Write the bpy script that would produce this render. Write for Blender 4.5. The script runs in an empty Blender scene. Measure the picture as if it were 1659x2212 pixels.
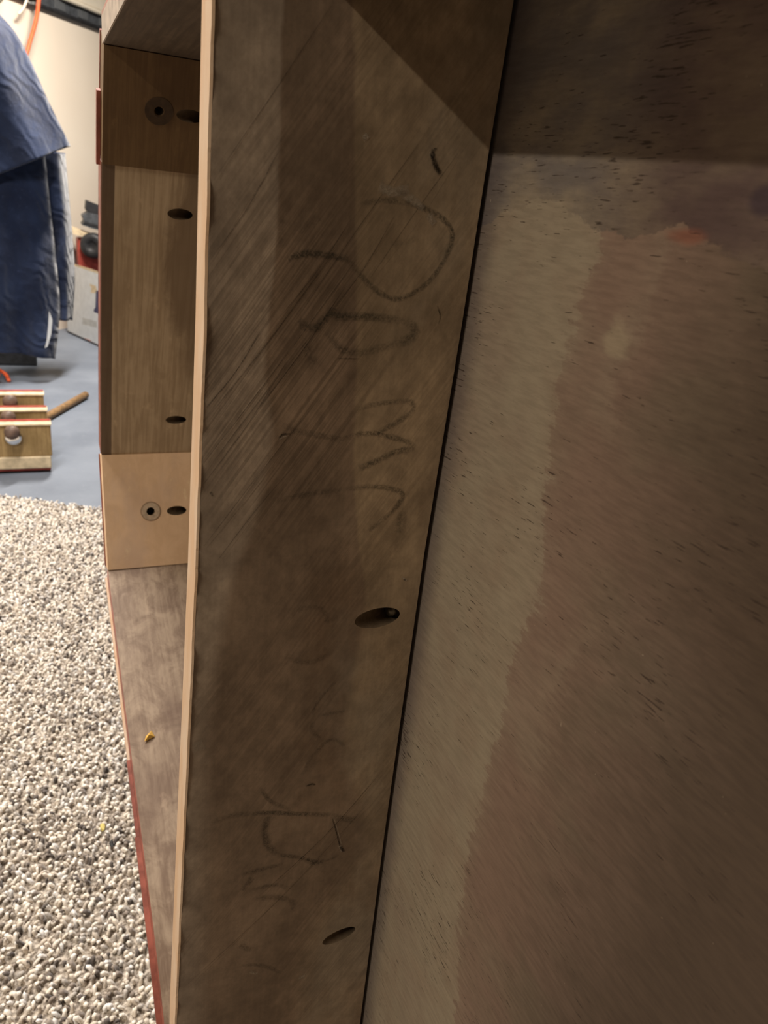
import bpy, bmesh, math, random
import numpy as np
from mathutils import Vector, Matrix
random.seed(7)
rng = np.random.default_rng(7)
S = bpy.context.scene
COL = S.collection

# ------------------------------------------------------------------ camera
# rows: world axes expressed in the camera frame (x right, y down, z forward)
R = np.array([[0.9123525757723587, -0.062021052074400854, 0.4046803264073101],
              [-0.3955216615531892, -0.3887584665804621, 0.8321234703481283],
              [0.10571373006259432, -0.9192498266312549, -0.37921545790574085]])
CAM = np.array([0.0, 0.0, 0.95])
F, CX, CY = 1661.0, 829.5, 1106.0
cd = bpy.data.cameras.new('camera')
cam = bpy.data.objects.new('camera', cd)
COL.objects.link(cam)
m = Matrix.Identity(4)
for i in range(3):
    m[i][0] = R[i, 0]; m[i][1] = -R[i, 1]; m[i][2] = -R[i, 2]; m[i][3] = CAM[i]
cam.matrix_world = m
cd.sensor_fit = 'HORIZONTAL'; cd.sensor_width = 36.0; cd.lens = F / 1659.0 * 36.0
cd.clip_start = 0.01
cd.dof.use_dof = True; cd.dof.focus_distance = 0.52; cd.dof.aperture_fstop = 20
S.camera = cam

# ------------------------------------------------------------------ world, lamps, exposure
w = bpy.data.worlds.new('world'); S.world = w; w.use_nodes = True
w.node_tree.nodes['Background'].inputs[0].default_value = (0.02, 0.02, 0.022, 1)
w.node_tree.nodes['Background'].inputs[1].default_value = 1.0
S.view_settings.view_transform = 'Standard'; S.view_settings.look = 'None'
S.view_settings.gamma = 1; S.view_settings.use_curve_mapping = False
S.view_settings.exposure = 0.0
# tube fittings, the last two added to brighten carpet and back wall: (centre, length, width, power, direction angle, colour)
LAMPS = [((-1.90, -0.20, 2.268), 0.95, 0.045, 58.0, math.pi / 2, (1.0, 0.88, 0.71)),
         ((-0.30, 1.60, 2.27), 1.1, 0.06, 64.0, 0.90, (1.0, 0.94, 0.87)),
         ((0.36, 3.60, 2.27), 0.8, 0.06, 112.0, 0.902, (1.0, 0.92, 0.82))]
for c, L, wd, P, ang, colr in LAMPS:
    ld = bpy.data.lights.new('tube_light', 'AREA'); ld.shape = 'RECTANGLE'
    ld.size = L; ld.size_y = wd; ld.energy = P; ld.color = colr
    lo = bpy.data.objects.new('tube_light', ld); COL.objects.link(lo)
    lo.location = c; lo.rotation_euler = (0, 0, ang)


# ------------------------------------------------------------------ helpers
def ray(px, py):
    return R @ np.array([px - CX, py - CY, F])


def at(px, py, ax, v):
    """point of the plane (world axis ax = v) seen at a photograph pixel"""
    r = ray(px, py)
    return CAM + r * ((v - CAM[ax]) / r[ax])


class NT:
    """small node-tree writer"""
    def __init__(s, name, rough=0.7, spec=0.3):
        s.m = bpy.data.materials.new(name); s.m.use_nodes = True
        s.t = s.m.node_tree; s.n = s.t.nodes
        s.b = s.n['Principled BSDF']
        s.b.inputs['Roughness'].default_value = rough
        s.b.inputs['Specular IOR Level'].default_value = spec
        s.co = s.n.new('ShaderNodeTexCoord').outputs['Object']

    def lk(s, a, b):
        if isinstance(a, (int, float)):
            b.default_value = a
        elif isinstance(a, tuple):
            b.default_value = (*a, 1) if len(a) == 3 else a
        else:
            s.t.links.new(a, b)

    def xyz(s, v=None):
        q = s.n.new('ShaderNodeSeparateXYZ'); s.lk(v or s.co, q.inputs[0]); return q.outputs

    def map(s, scale=(1, 1, 1), rot=(0, 0, 0), loc=(0, 0, 0), v=None):
        q = s.n.new('ShaderNodeMapping'); s.lk(v or s.co, q.inputs[0])
        q.inputs['Location'].default_value = loc; q.inputs['Rotation'].default_value = rot
        q.inputs['Scale'].default_value = scale
        return q.outputs[0]

    def noise(s, scale, v=None, detail=4, rough=0.55, dist=0.0):
        q = s.n.new('ShaderNodeTexNoise'); s.lk(v or s.co, q.inputs['Vector'])
        q.inputs['Scale'].default_value = scale; q.inputs['Detail'].default_value = detail
        q.inputs['Roughness'].default_value = rough; q.inputs['Distortion'].default_value = dist
        return q.outputs['Fac']

    def voro(s, scale, v=None):
        q = s.n.new('ShaderNodeTexVoronoi'); s.lk(v or s.co, q.inputs['Vector'])
        q.inputs['Scale'].default_value = scale
        return q.outputs['Distance']

    def math(s, op, a, b=0.0, c=0.0):
        q = s.n.new('ShaderNodeMath'); q.operation = op
        s.lk(a, q.inputs[0]); s.lk(b, q.inputs[1]); s.lk(c, q.inputs[2])
        return q.outputs[0]

    def step(s, x, lo, hi, a=0.0, b=1.0):
        q = s.n.new('ShaderNodeMapRange'); q.interpolation_type = 'SMOOTHSTEP'
        s.lk(x, q.inputs[0]); s.lk(lo, q.inputs[1]); s.lk(hi, q.inputs[2])
        s.lk(a, q.inputs[3]); s.lk(b, q.inputs[4])
        return q.outputs[0]

    def mix(s, f, a, b, mode='MIX'):
        q = s.n.new('ShaderNodeMix'); q.data_type = 'RGBA'; q.blend_type = mode
        s.lk(f, q.inputs[0]); s.lk(a, q.inputs[6]); s.lk(b, q.inputs[7])
        return q.outputs[2]

    def curve(s, x, pts):
        """piecewise-linear function of x through pts [(x, y)]; x is rescaled to 0..1"""
        pts = sorted(pts)
        x0, x1 = pts[0][0], pts[-1][0]
        ys = [p[1] for p in pts]; y0, y1 = min(ys) - 1e-4, max(ys) + 1e-4
        t = s.step(x, x0, x1); t.node.interpolation_type = 'LINEAR'
        q = s.n.new('ShaderNodeFloatCurve'); s.lk(t, q.inputs['Value'])
        c = q.mapping.curves[0]
        P = [((a - x0) / (x1 - x0), (b - y0) / (y1 - y0)) for a, b in pts]
        c.points[0].location = P[0]; c.points[1].location = P[-1]
        for p in P[1:-1]:
            c.points.new(*p)
        for p in c.points:
            p.handle_type = 'VECTOR'
        q.mapping.update()
        r = s.step(q.outputs[0], 0.0, 1.0, y0, y1); r.node.interpolation_type = 'LINEAR'
        return r

    def gauss(s, v, c, r):
        """soft round mask about c with radii r (world coordinates), radius 0 ignores that axis"""
        loc = tuple(-ci / ri if ri else 0 for ci, ri in zip(c, r))
        sc = tuple(1 / ri if ri else 0 for ri in r)
        q = s.n.new('ShaderNodeVectorMath'); q.operation = 'LENGTH'
        s.lk(s.map(sc, (0, 0, 0), loc, v), q.inputs[0])
        return q.outputs['Value']

    def done(s, colr, bump=None, strength=0.3, dist=0.001, rough=None):
        s.lk(colr, s.b.inputs['Base Color'])
        if rough is not None:
            s.lk(rough, s.b.inputs['Roughness'])
        if bump is not None:
            q = s.n.new('ShaderNodeBump'); s.lk(bump, q.inputs['Height'])
            q.inputs['Strength'].default_value = strength; q.inputs['Distance'].default_value = dist
            s.t.links.new(q.outputs[0], s.b.inputs['Normal'])
        return s.m


def plain(name, c, rough=0.6, var=0.12, scale=30, metal=0.0, spec=0.3, bump=0.1):
    t = NT(name, rough, spec)
    n = t.noise(scale)
    t.b.inputs['Metallic'].default_value = metal
    lo = tuple(x * (1 - var) for x in c); hi = tuple(min(1, x * (1 + var)) for x in c)
    return t.done(t.mix(t.step(n, 0.3, 0.7), lo, hi), n, bump, 0.002)


def mesh_obj(name, verts, faces, mat, parent=None, smooth=False):
    me = bpy.data.meshes.new(name)
    me.from_pydata([tuple(map(float, v)) for v in verts], [], faces)
    me.update()
    return link(name, me, mat, parent, smooth)


def link(name, me, mat, parent=None, smooth=False):
    o = bpy.data.objects.new(name, me); COL.objects.link(o)
    if mat is not None:
        me.materials.clear(); me.materials.append(mat)
    if smooth:
        for p in me.polygons:
            p.use_smooth = True
    if parent is not None:
        o.parent = parent; o.matrix_parent_inverse = world_of(parent).inverted()
    return o


def world_of(o):
    mm = o.matrix_basis.copy()
    if o.parent:
        mm = world_of(o.parent) @ o.matrix_parent_inverse @ mm
    return mm


def from_bm(name, bm, mat, parent=None, smooth=False):
    bmesh.ops.recalc_face_normals(bm, faces=bm.faces[:])
    me = bpy.data.meshes.new(name); bm.to_mesh(me); bm.free()
    return link(name, me, mat, parent, smooth)


def empty(name, loc, label, cat, group=None):
    o = bpy.data.objects.new(name, None); COL.objects.link(o); o.location = loc
    o.empty_display_size = 0.05
    return tag(o, label, cat, group)


def tag(o, label=None, cat=None, group=None, kind=None):
    for k, v in (('label', label), ('category', cat), ('group', group), ('kind', kind)):
        if v:
            o[k] = v
    return o


def box(name, p0, p1, mat, parent=None, bev=0.0, rz=0.0, seg=2, piv=None):
    bm = bmesh.new(); bmesh.ops.create_cube(bm, size=1)
    c = [(a + b) / 2 for a, b in zip(p0, p1)]; s = [abs(b - a) for a, b in zip(p0, p1)]
    bmesh.ops.scale(bm, vec=s, verts=bm.verts); bmesh.ops.translate(bm, vec=c, verts=bm.verts)
    if bev:
        bmesh.ops.bevel(bm, geom=bm.edges[:], offset=bev, segments=seg, affect='EDGES', profile=0.7)
    if rz:
        bmesh.ops.rotate(bm, cent=piv or c, matrix=Matrix.Rotation(rz, 3, 'Z'), verts=bm.verts)
    return from_bm(name, bm, mat, parent)


def tube(name, pts, r, mat, parent=None, n=10, caps=True, radii=None):
    pts = [Vector(p) for p in pts]
    V, Fc = [], []
    up = Vector((0.13, 0.31, 0.94)).normalized()
    for i, p in enumerate(pts):
        a = pts[max(0, i - 1)]; b = pts[min(len(pts) - 1, i + 1)]
        d = (b - a).normalized()
        u = d.cross(up)
        u = u.normalized() if u.length > 1e-4 else Vector((1, 0, 0))
        v = d.cross(u); rr = radii[i] if radii else r
        for k in range(n):
            t = 2 * math.pi * k / n
            V.append(p + (u * math.cos(t) + v * math.sin(t)) * rr)
    for i in range(len(pts) - 1):
        for k in range(n):
            k2 = (k + 1) % n
            Fc.append((i * n + k, i * n + k2, (i + 1) * n + k2, (i + 1) * n + k))
    if caps:
        Fc.append(tuple(range(n))[::-1]); Fc.append(tuple(range((len(pts) - 1) * n, len(pts) * n)))
    return mesh_obj(name, V, Fc, mat, parent, True)


def catmull(P, n=8):
    P = [np.array(p, float) for p in P]
    out = []
    for i in range(len(P) - 1):
        p0 = P[max(0, i - 1)]; p1, p2 = P[i], P[i + 1]; p3 = P[min(len(P) - 1, i + 2)]
        for k in range(n):
            t = k / n
            out.append(0.5 * (2 * p1 + (p2 - p0) * t + (2 * p0 - 5 * p1 + 4 * p2 - p3) * t * t + (3 * p1 - p0 - 3 * p2 + p3) * t ** 3))
    out.append(P[-1])
    return out


def cut(o, cutters):
    for c in cutters:
        md = o.modifiers.new('b', 'BOOLEAN'); md.object = c; md.operation = 'DIFFERENCE'; md.solver = 'EXACT'; md.material_mode = 'TRANSFER'
    bpy.context.view_layer.update()
    dg = bpy.context.evaluated_depsgraph_get()
    me = bpy.data.meshes.new_from_object(o.evaluated_get(dg))
    o.modifiers.clear(); old = o.data; nm = old.name; o.data = me; bpy.data.meshes.remove(old); me.name = nm
    for c in cutters:
        mm = c.data; bpy.data.objects.remove(c); bpy.data.meshes.remove(mm)


def cyl_bm(p, d, r, L, n=28):
    """cylinder cutter starting at p running along d"""
    d = Vector(d).normalized()
    bm = bmesh.new()
    bmesh.ops.create_cone(bm, cap_ends=True, segments=n, radius1=r, radius2=r, depth=L)
    q = Vector((0, 0, 1)).rotation_difference(d).to_matrix().to_4x4()
    bmesh.ops.transform(bm, matrix=Matrix.Translation(Vector(p) + d * L / 2) @ q, verts=bm.verts)
    return bm


# ------------------------------------------------------------------ materials
def mat_rail():
    """cross rail: brown stained plank with grey worn band, dark band, tan band and slanting saw marks"""
    t = NT('rail_wood', 0.55, 0.35)
    X, Y, Z = t.xyz()
    P = lambda px, py: at(px, py, 1, 0.4)
    b1 = [(P(x, y)[2], P(x, y)[0]) for x, y in
          [(612, -200), (612, 0), (606, 250), (598, 500), (585, 650), (570, 800), (590, 930), (560, 1100), (500, 1250), (470, 1400), (440, 1600), (430, 2300)]]
    b2 = [(P(x, y)[2], P(x, y)[0]) for x, y in
          [(764, -200), (764, 0), (766, 300), (770, 560), (771, 800), (763, 980), (768, 1120), (782, 1220), (792, 1290), (775, 1400), (755, 1480),
           (748, 1560), (756, 1660), (790, 1760), (800, 1830), (700, 1960), (640, 2080), (650, 2300)]]
    nb = t.noise(60, detail=5); nb2 = t.noise(18, detail=3)
    wob = t.math('MULTIPLY_ADD', nb, 0.004, -0.002)
    zb = t.step(Z, 0.45, 0.95, 0.012, 0.0012)
    e1 = t.math('SUBTRACT', t.math('ADD', X, wob), t.curve(Z, b1))
    e2 = t.math('SUBTRACT', t.math('ADD', X, wob), t.curve(Z, b2))
    m1 = t.step(e1, t.math('MULTIPLY', zb, -1.0), zb)
    zc = t.step(Z, 0.45, 0.75, 0.010, 0.0016)
    m2 = t.step(e2, t.math('MULTIPLY', zc, -1.0), zc, 0.0, t.step(Z, 0.40, 0.55, 0.45, 1.0))
    grey, dark, tan = (0.37, 0.305, 0.235), (0.235, 0.175, 0.122), (0.33, 0.255, 0.168)
    c = t.mix(m1, grey, dark)
    c = t.mix(m2, c, tan)
    # blotches
    bl = t.noise(22, t.map((1, 1, 0.55)), 6, 0.62)
    c = t.mix(t.step(bl, 0.36, 0.70), t.mix(1.0, c, (0.74, 0.72, 0.72), 'MULTIPLY'), t.mix(1.0, c, (1.22, 1.2, 1.2), 'MULTIPLY'))
    bl2 = t.noise(9, t.map((1, 1, 0.5), loc=(3, 1, 2)), 5, 0.6)
    c = t.mix(t.step(bl2, 0.5, 0.72, 0, 0.5), c, (0.33, 0.285, 0.225))
    bl3 = t.noise(12, t.map((1.2, 1, 0.6), loc=(7, 4, 1)), 5, 0.6)
    c = t.mix(t.step(bl3, 0.55, 0.75, 0, 0.55), c, (0.19, 0.125, 0.078))
    # length grain
    gr = t.noise(1.0, t.map((420, 60, 14)), 4, 0.6)
    c = t.mix(0.22, c, t.mix(t.step(gr, 0.3, 0.72), (0.76, 0.74, 0.72), (1.22, 1.2, 1.18)), 'MULTIPLY')
    mo = t.noise(75, detail=6, rough=0.7)
    c = t.mix(0.6, c, t.mix(t.step(mo, 0.3, 0.72), (0.72, 0.70, 0.68), (1.28, 1.26, 1.24)), 'MULTIPLY')
    # slanting plane / saw marks, strongest in one band
    rot = t.map(rot=(0, math.radians(-34.0), 0))
    sw = t.noise(1.0, t.map((560, 1, 7), v=rot), 3, 0.6)
    band = t.noise(14, t.map((1, 1, 0.4), loc=(4, 0, 0), v=rot), 2)
    sf = t.math('MAXIMUM', t.step(band, 0.42, 0.66, 0.05, 0.26), t.step(t.gauss(t.co, at(610, 800, 1, 0.4), (0.06, 0, 0.10)), 0.5, 1.3, 0.55, 0.0))
    c = t.mix(sf, c, t.mix(t.step(sw, 0.38, 0.62), (0.62, 0.58, 0.54), (1.35, 1.32, 1.3)), 'MULTIPLY')
    # dust flecks
    fl = t.noise(420, detail=2)
    c = t.mix(t.step(fl, 0.74, 0.80, 0, 0.45), c, (0.36, 0.32, 0.26))
    h = t.math('ADD', t.math('MULTIPLY_ADD', gr, 0.10, t.math('MULTIPLY', mo, 0.35)), t.math('MULTIPLY', t.math('MULTIPLY', sw, sf), 1.6))
    return t.done(c, h, 0.25, 0.0006, t.step(bl, 0.3, 0.7, 0.46, 0.66))


def mat_top():
    """table top underside: rough plywood, grain across the rail, tan near the joint and a ragged red-brown stain with light falloff painted in"""
    t = NT('top_underside', 0.72, 0.25)
    X, Y, Z = t.xyz()
    P = lambda px, py: at(px, py, 0, 0.234)
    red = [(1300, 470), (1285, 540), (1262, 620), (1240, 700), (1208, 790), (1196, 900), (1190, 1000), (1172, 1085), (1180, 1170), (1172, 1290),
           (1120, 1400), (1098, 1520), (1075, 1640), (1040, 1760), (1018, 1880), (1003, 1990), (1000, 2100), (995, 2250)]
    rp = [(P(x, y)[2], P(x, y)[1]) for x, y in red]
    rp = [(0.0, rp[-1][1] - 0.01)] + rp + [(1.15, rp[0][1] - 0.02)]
    fine = t.noise(1.0, t.map((1, 60, 420)), 4, 0.65)
    mid = t.noise(55, t.map((1, 0.6, 1.2)), 5, 0.6)
    jag = t.math('ADD', t.math('MULTIPLY_ADD', t.noise(85, t.map((1, 0.7, 1.0)), 7, 0.72), 0.040, -0.020), t.math('MULTIPLY_ADD', fine, 0.014, -0.007))
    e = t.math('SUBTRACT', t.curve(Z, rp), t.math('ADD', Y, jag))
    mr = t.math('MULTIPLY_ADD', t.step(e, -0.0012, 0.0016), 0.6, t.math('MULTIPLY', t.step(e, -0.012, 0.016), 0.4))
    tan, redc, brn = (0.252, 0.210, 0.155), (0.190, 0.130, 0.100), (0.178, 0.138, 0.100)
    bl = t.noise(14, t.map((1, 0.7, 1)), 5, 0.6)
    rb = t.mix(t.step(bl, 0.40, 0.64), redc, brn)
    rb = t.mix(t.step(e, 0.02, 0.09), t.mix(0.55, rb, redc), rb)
    rb = t.mix(t.step(t.math('ADD', e, t.math('MULTIPLY_ADD', bl, 0.035, -0.0175)), 0.0, 0.15), rb, (0.066, 0.045, 0.031))  # dark brown ramp paints the light falloff away from the rail
    tn = t.mix(t.step(t.noise(26), 0.42, 0.7, 0, 0.5), tan, (0.225, 0.168, 0.122))
    tn = t.mix(t.step(t.noise(9, t.map(loc=(0, 3, 1)), 4), 0.5, 0.68, 0, 0.55), tn, (0.215, 0.162, 0.125))
    mr = t.math('MULTIPLY', mr, t.step(t.noise(11, t.map(loc=(0, 7, 2)), 4), 0.34, 0.56, 0.6, 1.0))
    mr = t.math('MAXIMUM', mr, t.step(e, 0.012, 0.05))
    c = t.mix(mr, tn, rb)
    # greyish old paint fringe towards the upper side
    fr = [(1040, 492), (1075, 470), (1110, 448), (1140, 430), (1165, 436), (1190, 428), (1215, 462), (1268, 478), (1300, 508), (1340, 512), (1390, 500), (1480, 500), (1560, 540), (1659, 590), (1800, 640)]
    fp = [(P(x, y)[1], P(x, y)[2]) for x, y in fr]
    fp = [(-1.2, fp[-1][1])] + sorted(fp) + [(1.3, fp[0][1])]
    e2 = t.math('SUBTRACT', t.math('ADD', Z, t.math('MULTIPLY_ADD', t.noise(90, t.map((1, 0.6, 1)), 7, 0.7), 0.022, -0.011)), t.curve(Y, fp))
    mf = t.step(e2, -0.0008, 0.0008)
    pn = t.noise(24, t.map((1, 0.5, 1), loc=(0, 2, 5)), 5, 0.6)
    pc = t.mix(t.step(pn, 0.36, 0.66), (0.130, 0.112, 0.104), (0.24, 0.196, 0.142))
    pc = t.mix(t.step(Y, 0.33, 0.25), pc, t.mix(t.step(pn, 0.35, 0.65), (0.080, 0.052, 0.048), (0.150, 0.112, 0.082)))
    c = t.mix(mf, c, pc)
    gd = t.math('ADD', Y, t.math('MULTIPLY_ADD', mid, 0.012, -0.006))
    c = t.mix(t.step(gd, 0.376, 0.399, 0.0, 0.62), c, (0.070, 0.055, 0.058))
    # orange-red smear, pale scuff
    o = P(1478, 508)
    d = t.gauss(t.co, o, (0, 0.011, 0.0034))
    c = t.mix(t.step(t.math('ADD', d, t.math('MULTIPLY_ADD', mid, 1.6, -0.8)), 0.4, 1.3, 0.6, 0), c, (0.20, 0.066, 0.040))
    o = P(1326, 732)
    d = t.gauss(t.co, o, (0, 0.0095, 0.0080))
    c = t.mix(t.step(t.math('ADD', d, t.math('MULTIPLY_ADD', mid, 2.4, -1.2)), 0.6, 1.15, 0.75, 0), c, (0.27, 0.22, 0.155))
    o = P(1648, 432)
    d = t.gauss(t.co, o, (0, 0.008, 0.006))
    c = t.mix(t.step(d, 0.6, 1.2, 0.7, 0), c, (0.035, 0.022, 0.035))
    # grain and pores along Y
    c = t.mix(0.55, c, t.mix(t.step(fine, 0.3, 0.7), (0.80, 0.78, 0.76), (1.18, 1.17, 1.15)), 'MULTIPLY')
    po = t.noise(1.0, t.map((1, 100, 1050), v=t.map(rot=(math.radians(2), 0, 0))), 2, 0.5)
    pm = t.noise(16, t.map((1, 1, 1), loc=(1, 1, 9)), 2)
    pf = t.step(t.math('ADD', po, t.math('MULTIPLY_ADD', pm, 0.45, -0.225)), 0.665, 0.73, 0, 0.8)
    c = t.mix(pf, c, (0.03, 0.018, 0.012))
    fl = t.noise(300, detail=2)
    c = t.mix(t.step(fl, 0.76, 0.80, 0, 0.35), c, (0.42, 0.34, 0.25))
    h = t.math('SUBTRACT', t.math('ADD', t.math('MULTIPLY', fine, 0.5), t.math('MULTIPLY', bl, 0.5)), t.math('MULTIPLY', pf, 0.8))
    return t.done(c, h, 0.3, 0.0008)


def mat_apron(name, a, b, dk, rough=0.6, gscale=(60, 60, 7), stain=0.5, margin=True, figure=None, gm=0.7):
    t = NT(name, rough, 0.3)
    X, Y, Z = t.xyz()
    g = t.noise(1.0, t.map((210, 10, 9)), 4, 0.6, 0.6)
    mt = t.noise(38, t.map((1, 0.7, 0.7), loc=(2, 5, 1)), 6, 0.68, 0.8)
    c = t.mix(t.step(t.math('ADD', t.math('MULTIPLY', g, gm), t.math('MULTIPLY', mt, 1.0 - gm)), 0.36, 0.64), a, b)
    s = t.noise(11, t.map((1.2, 0.6, 0.6)), 5, 0.6)
    c = t.mix(t.step(s, 0.48, 0.66, 0, stain), c, dk)
    f = t.noise(70, t.map((1, 0.5, 0.5)), 4, 0.6)
    c = t.mix(t.step(f, 0.6, 0.75, 0, 0.35), c, tuple(min(1, x * 1.5) for x in b))
    if figure:
        fg = t.math('SUBTRACT', t.math('ADD', X, t.math('MULTIPLY_ADD', mt, 0.05, -0.025)), t.curve(Z, figure))
        c = t.mix(t.math('MULTIPLY', t.step(fg, -0.010, 0.014), t.step(t.math('ADD', Z, t.math('MULTIPLY', s, 0.15)), 0.76, 0.86, 0.12, 0.75)), c, (0.185, 0.122, 0.072))
    if margin:
        mm = t.step(t.math('ADD', X, t.math('MULTIPLY_ADD', s, 0.002, -0.001)), 0.0905, 0.0912, 0.8, 0)
        c = t.mix(mm, c, (0.085, 0.050, 0.032))
    return t.done(c, t.math('ADD', t.math('MULTIPLY', g, gm), mt), 0.22, 0.0006)


M = {}
M['rail'] = mat_rail()
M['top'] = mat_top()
M['panel'] = mat_apron('apron_panel_wood', (0.38, 0.275, 0.17), (0.54, 0.41, 0.27), (0.30, 0.21, 0.125), 0.6,
                       figure=[(0.40, 0.185), (0.66, 0.185), (0.72, 0.182), (0.755, 0.172), (0.80, 0.150), (0.85, 0.142), (0.90, 0.150), (0.96, 0.160), (1.05, 0.165)])
M['panel_low'] = mat_apron('apron_lower_wood', (0.20, 0.135, 0.095), (0.38, 0.285, 0.205), (0.17, 0.11, 0.08), 0.55, stain=0.6, margin=False, gm=0.3)
M['block_dark'] = mat_apron('dark_block_wood', (0.13, 0.075, 0.033), (0.18, 0.11, 0.05), (0.085, 0.045, 0.02), 0.65, margin=False)
M['block_light'] = mat_apron('light_block_wood', (0.74, 0.50, 0.31), (0.82, 0.57, 0.37), (0.60, 0.43, 0.33), 0.6, stain=0.5, margin=False, gm=0.15)
M['side'] = mat_apron('side_apron_wood', (0.085, 0.062, 0.042), (0.135, 0.098, 0.068), (0.06, 0.04, 0.026), 0.65, margin=False)
t = NT('edge_wood', 0.6, 0.3)
g = t.noise(1.0, t.map((100, 320, 20)), 4)
e_ = t.noise(40, t.map((1, 1, 0.4)), 4)
M['edge'] = t.done(t.mix(t.step(e_, 0.35, 0.7), t.mix(g, (0.50, 0.32, 0.19), (0.62, 0.43, 0.28)), (0.60, 0.46, 0.34)), g, 0.2, 0.0005)
M['grey_edge'] = plain('grey_edge_wood', (0.42, 0.35, 0.29), 0.65, 0.2, 60)
M['red'] = plain('red_stained_wood', (0.27, 0.085, 0.06), 0.4, 0.3, 50)
M['redgloss'] = plain('red_varnish', (0.27, 0.06, 0.035), 0.28, 0.2, 20)
M['screw'] = plain('screw_steel', (0.14, 0.12, 0.09), 0.5, 0.2, 80, 0.9)
M['darkhole'] = plain('hole_wood', (0.03, 0.02, 0.014), 0.9)
M['bore'] = plain('shaded_bore_wood', (0.11, 0.075, 0.045), 0.8, 0.2, 200)  # wood darkened to paint the shade inside the drilled holes
t = NT('concrete_paint', 0.55, 0.35)
n1 = t.noise(3.0, detail=6); n2 = t.noise(60, detail=4); n3 = t.noise(140, detail=2)
c = t.mix(t.step(n1, 0.35, 0.7), (0.125, 0.146, 0.185), (0.18, 0.205, 0.25))
c = t.mix(t.step(n2, 0.55, 0.75, 0, 0.35), c, (0.23, 0.25, 0.29))
c = t.mix(t.step(n3, 0.74, 0.78, 0, 0.7), c, (0.5, 0.5, 0.49))
M['concrete'] = t.done(c, n2, 0.15, 0.002)
t = NT('wall_plaster', 0.85, 0.2)
n1 = t.noise(1.3, detail=4); n2 = t.noise(120, detail=3)
M['wall'] = t.done(t.mix(t.step(n1, 0.3, 0.7), (0.76, 0.66, 0.54), (0.82, 0.73, 0.61)), n2, 0.12, 0.002)
M['ceiling'] = plain('ceiling_board', (0.16, 0.13, 0.10), 0.9, 0.15, 10)
M['wall_dark'] = plain('wall_panelling', (0.13, 0.10, 0.075), 0.8, 0.2, 6)
t = NT('carpet_backing', 0.95, 0.1)
n1 = t.voro(150); n2 = t.noise(180, detail=3); n3 = t.noise(90, detail=2)
c = t.mix(t.step(n2, 0.35, 0.65), (0.22, 0.18, 0.145), (0.60, 0.53, 0.45))
M['carpet'] = t.done(c, n1, 1.0, 0.006)
t = NT('carpet_yarn', 0.9, 0.15)
at_ = t.n.new('ShaderNodeAttribute'); at_.attribute_name = 'yarn'
M['yarn'] = t.done(at_.outputs['Color'])
t.b.inputs['Sheen Weight'].default_value = 0.2


# ------------------------------------------------------------------ setting: floor, walls, ceiling
U = Vector((0.62, 0.7846)); V_ = Vector((0.7846, -0.62)); P0 = Vector((0.05, 4.9))


def room(u, v, z):
    p = P0 + U * u + V_ * v
    return (p.x, p.y, z)


def slab(name, corners, thick, mat, kind='structure'):
    n = Vector(corners[1]) - Vector(corners[0])
    n = n.cross(Vector(corners[2]) - Vector(corners[0])).normalized() * thick
    a = [Vector(c) for c in corners]; b = [c + n for c in a]
    k = len(a)
    fs = [tuple(range(k))[::-1], tuple(range(k, 2 * k))] + [(i, (i + 1) % k, k + (i + 1) % k, k + i) for i in range(k)]
    return tag(mesh_obj(name, a + b, fs, mat), kind=kind)


U0, U1, V1, HC = -8.6, 2.6, 5.6, 2.42
slab('floor', [room(U0, 0, 0), room(U0, V1, 0), room(U1, V1, 0), room(U1, 0, 0)][::-1], 0.1, M['concrete'])
slab('ceiling', [room(U0, 0, HC), room(U0, V1, HC), room(U1, V1, HC), room(U1, 0, HC)], 0.1, M['ceiling'])
slab('wall_back', [room(U0, 0, 0), room(U1, 0, 0), room(U1, 0, HC), room(U0, 0, HC)][::-1], 0.1, M['wall'])
slab('wall_right', [room(U1, 0, 0), room(U1, V1, 0), room(U1, V1, HC), room(U1, 0, HC)][::-1], 0.1, M['wall_dark'])
slab('wall_front', [room(U0, V1, 0), room(U1, V1, 0), room(U1, V1, HC), room(U0, V1, HC)], 0.1, M['wall_dark'])
slab('wall_left', [room(U0, 0, 0), room(U0, V1, 0), room(U0, V1, HC), room(U0, 0, HC)], 0.1, M['wall_dark'])

# ------------------------------------------------------------------ carpet
E0 = Vector((-0.114, 2.372)); ED = Vector((0.8765, -0.4815)).normalized(); EN = Vector((-ED.y, ED.x))  # EN points to the concrete
carpet = empty('carpet', (E0.x, E0.y, 0), 'thick speckled cream and grey carpet ending at the bare concrete floor', 'carpet')


def cpt(a, b, z):
    p = E0 + ED * a - EN * b
    return (p.x, p.y, z)


bm = bmesh.new()
vs = [bm.verts.new(cpt(a, b, z)) for z in (0.0005, 0.005) for a, b in ((-1.25, 0), (2.6, 0), (2.6, 4.6), (-1.25, 4.6))]
for f in ((0, 1, 2, 3), (4, 5, 6, 7), (0, 1, 5, 4), (1, 2, 6, 5), (2, 3, 7, 6), (3, 0, 4, 7)):
    bm.faces.new([vs[i] for i in f])
from_bm('backing', bm, M['carpet'], carpet)


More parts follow.
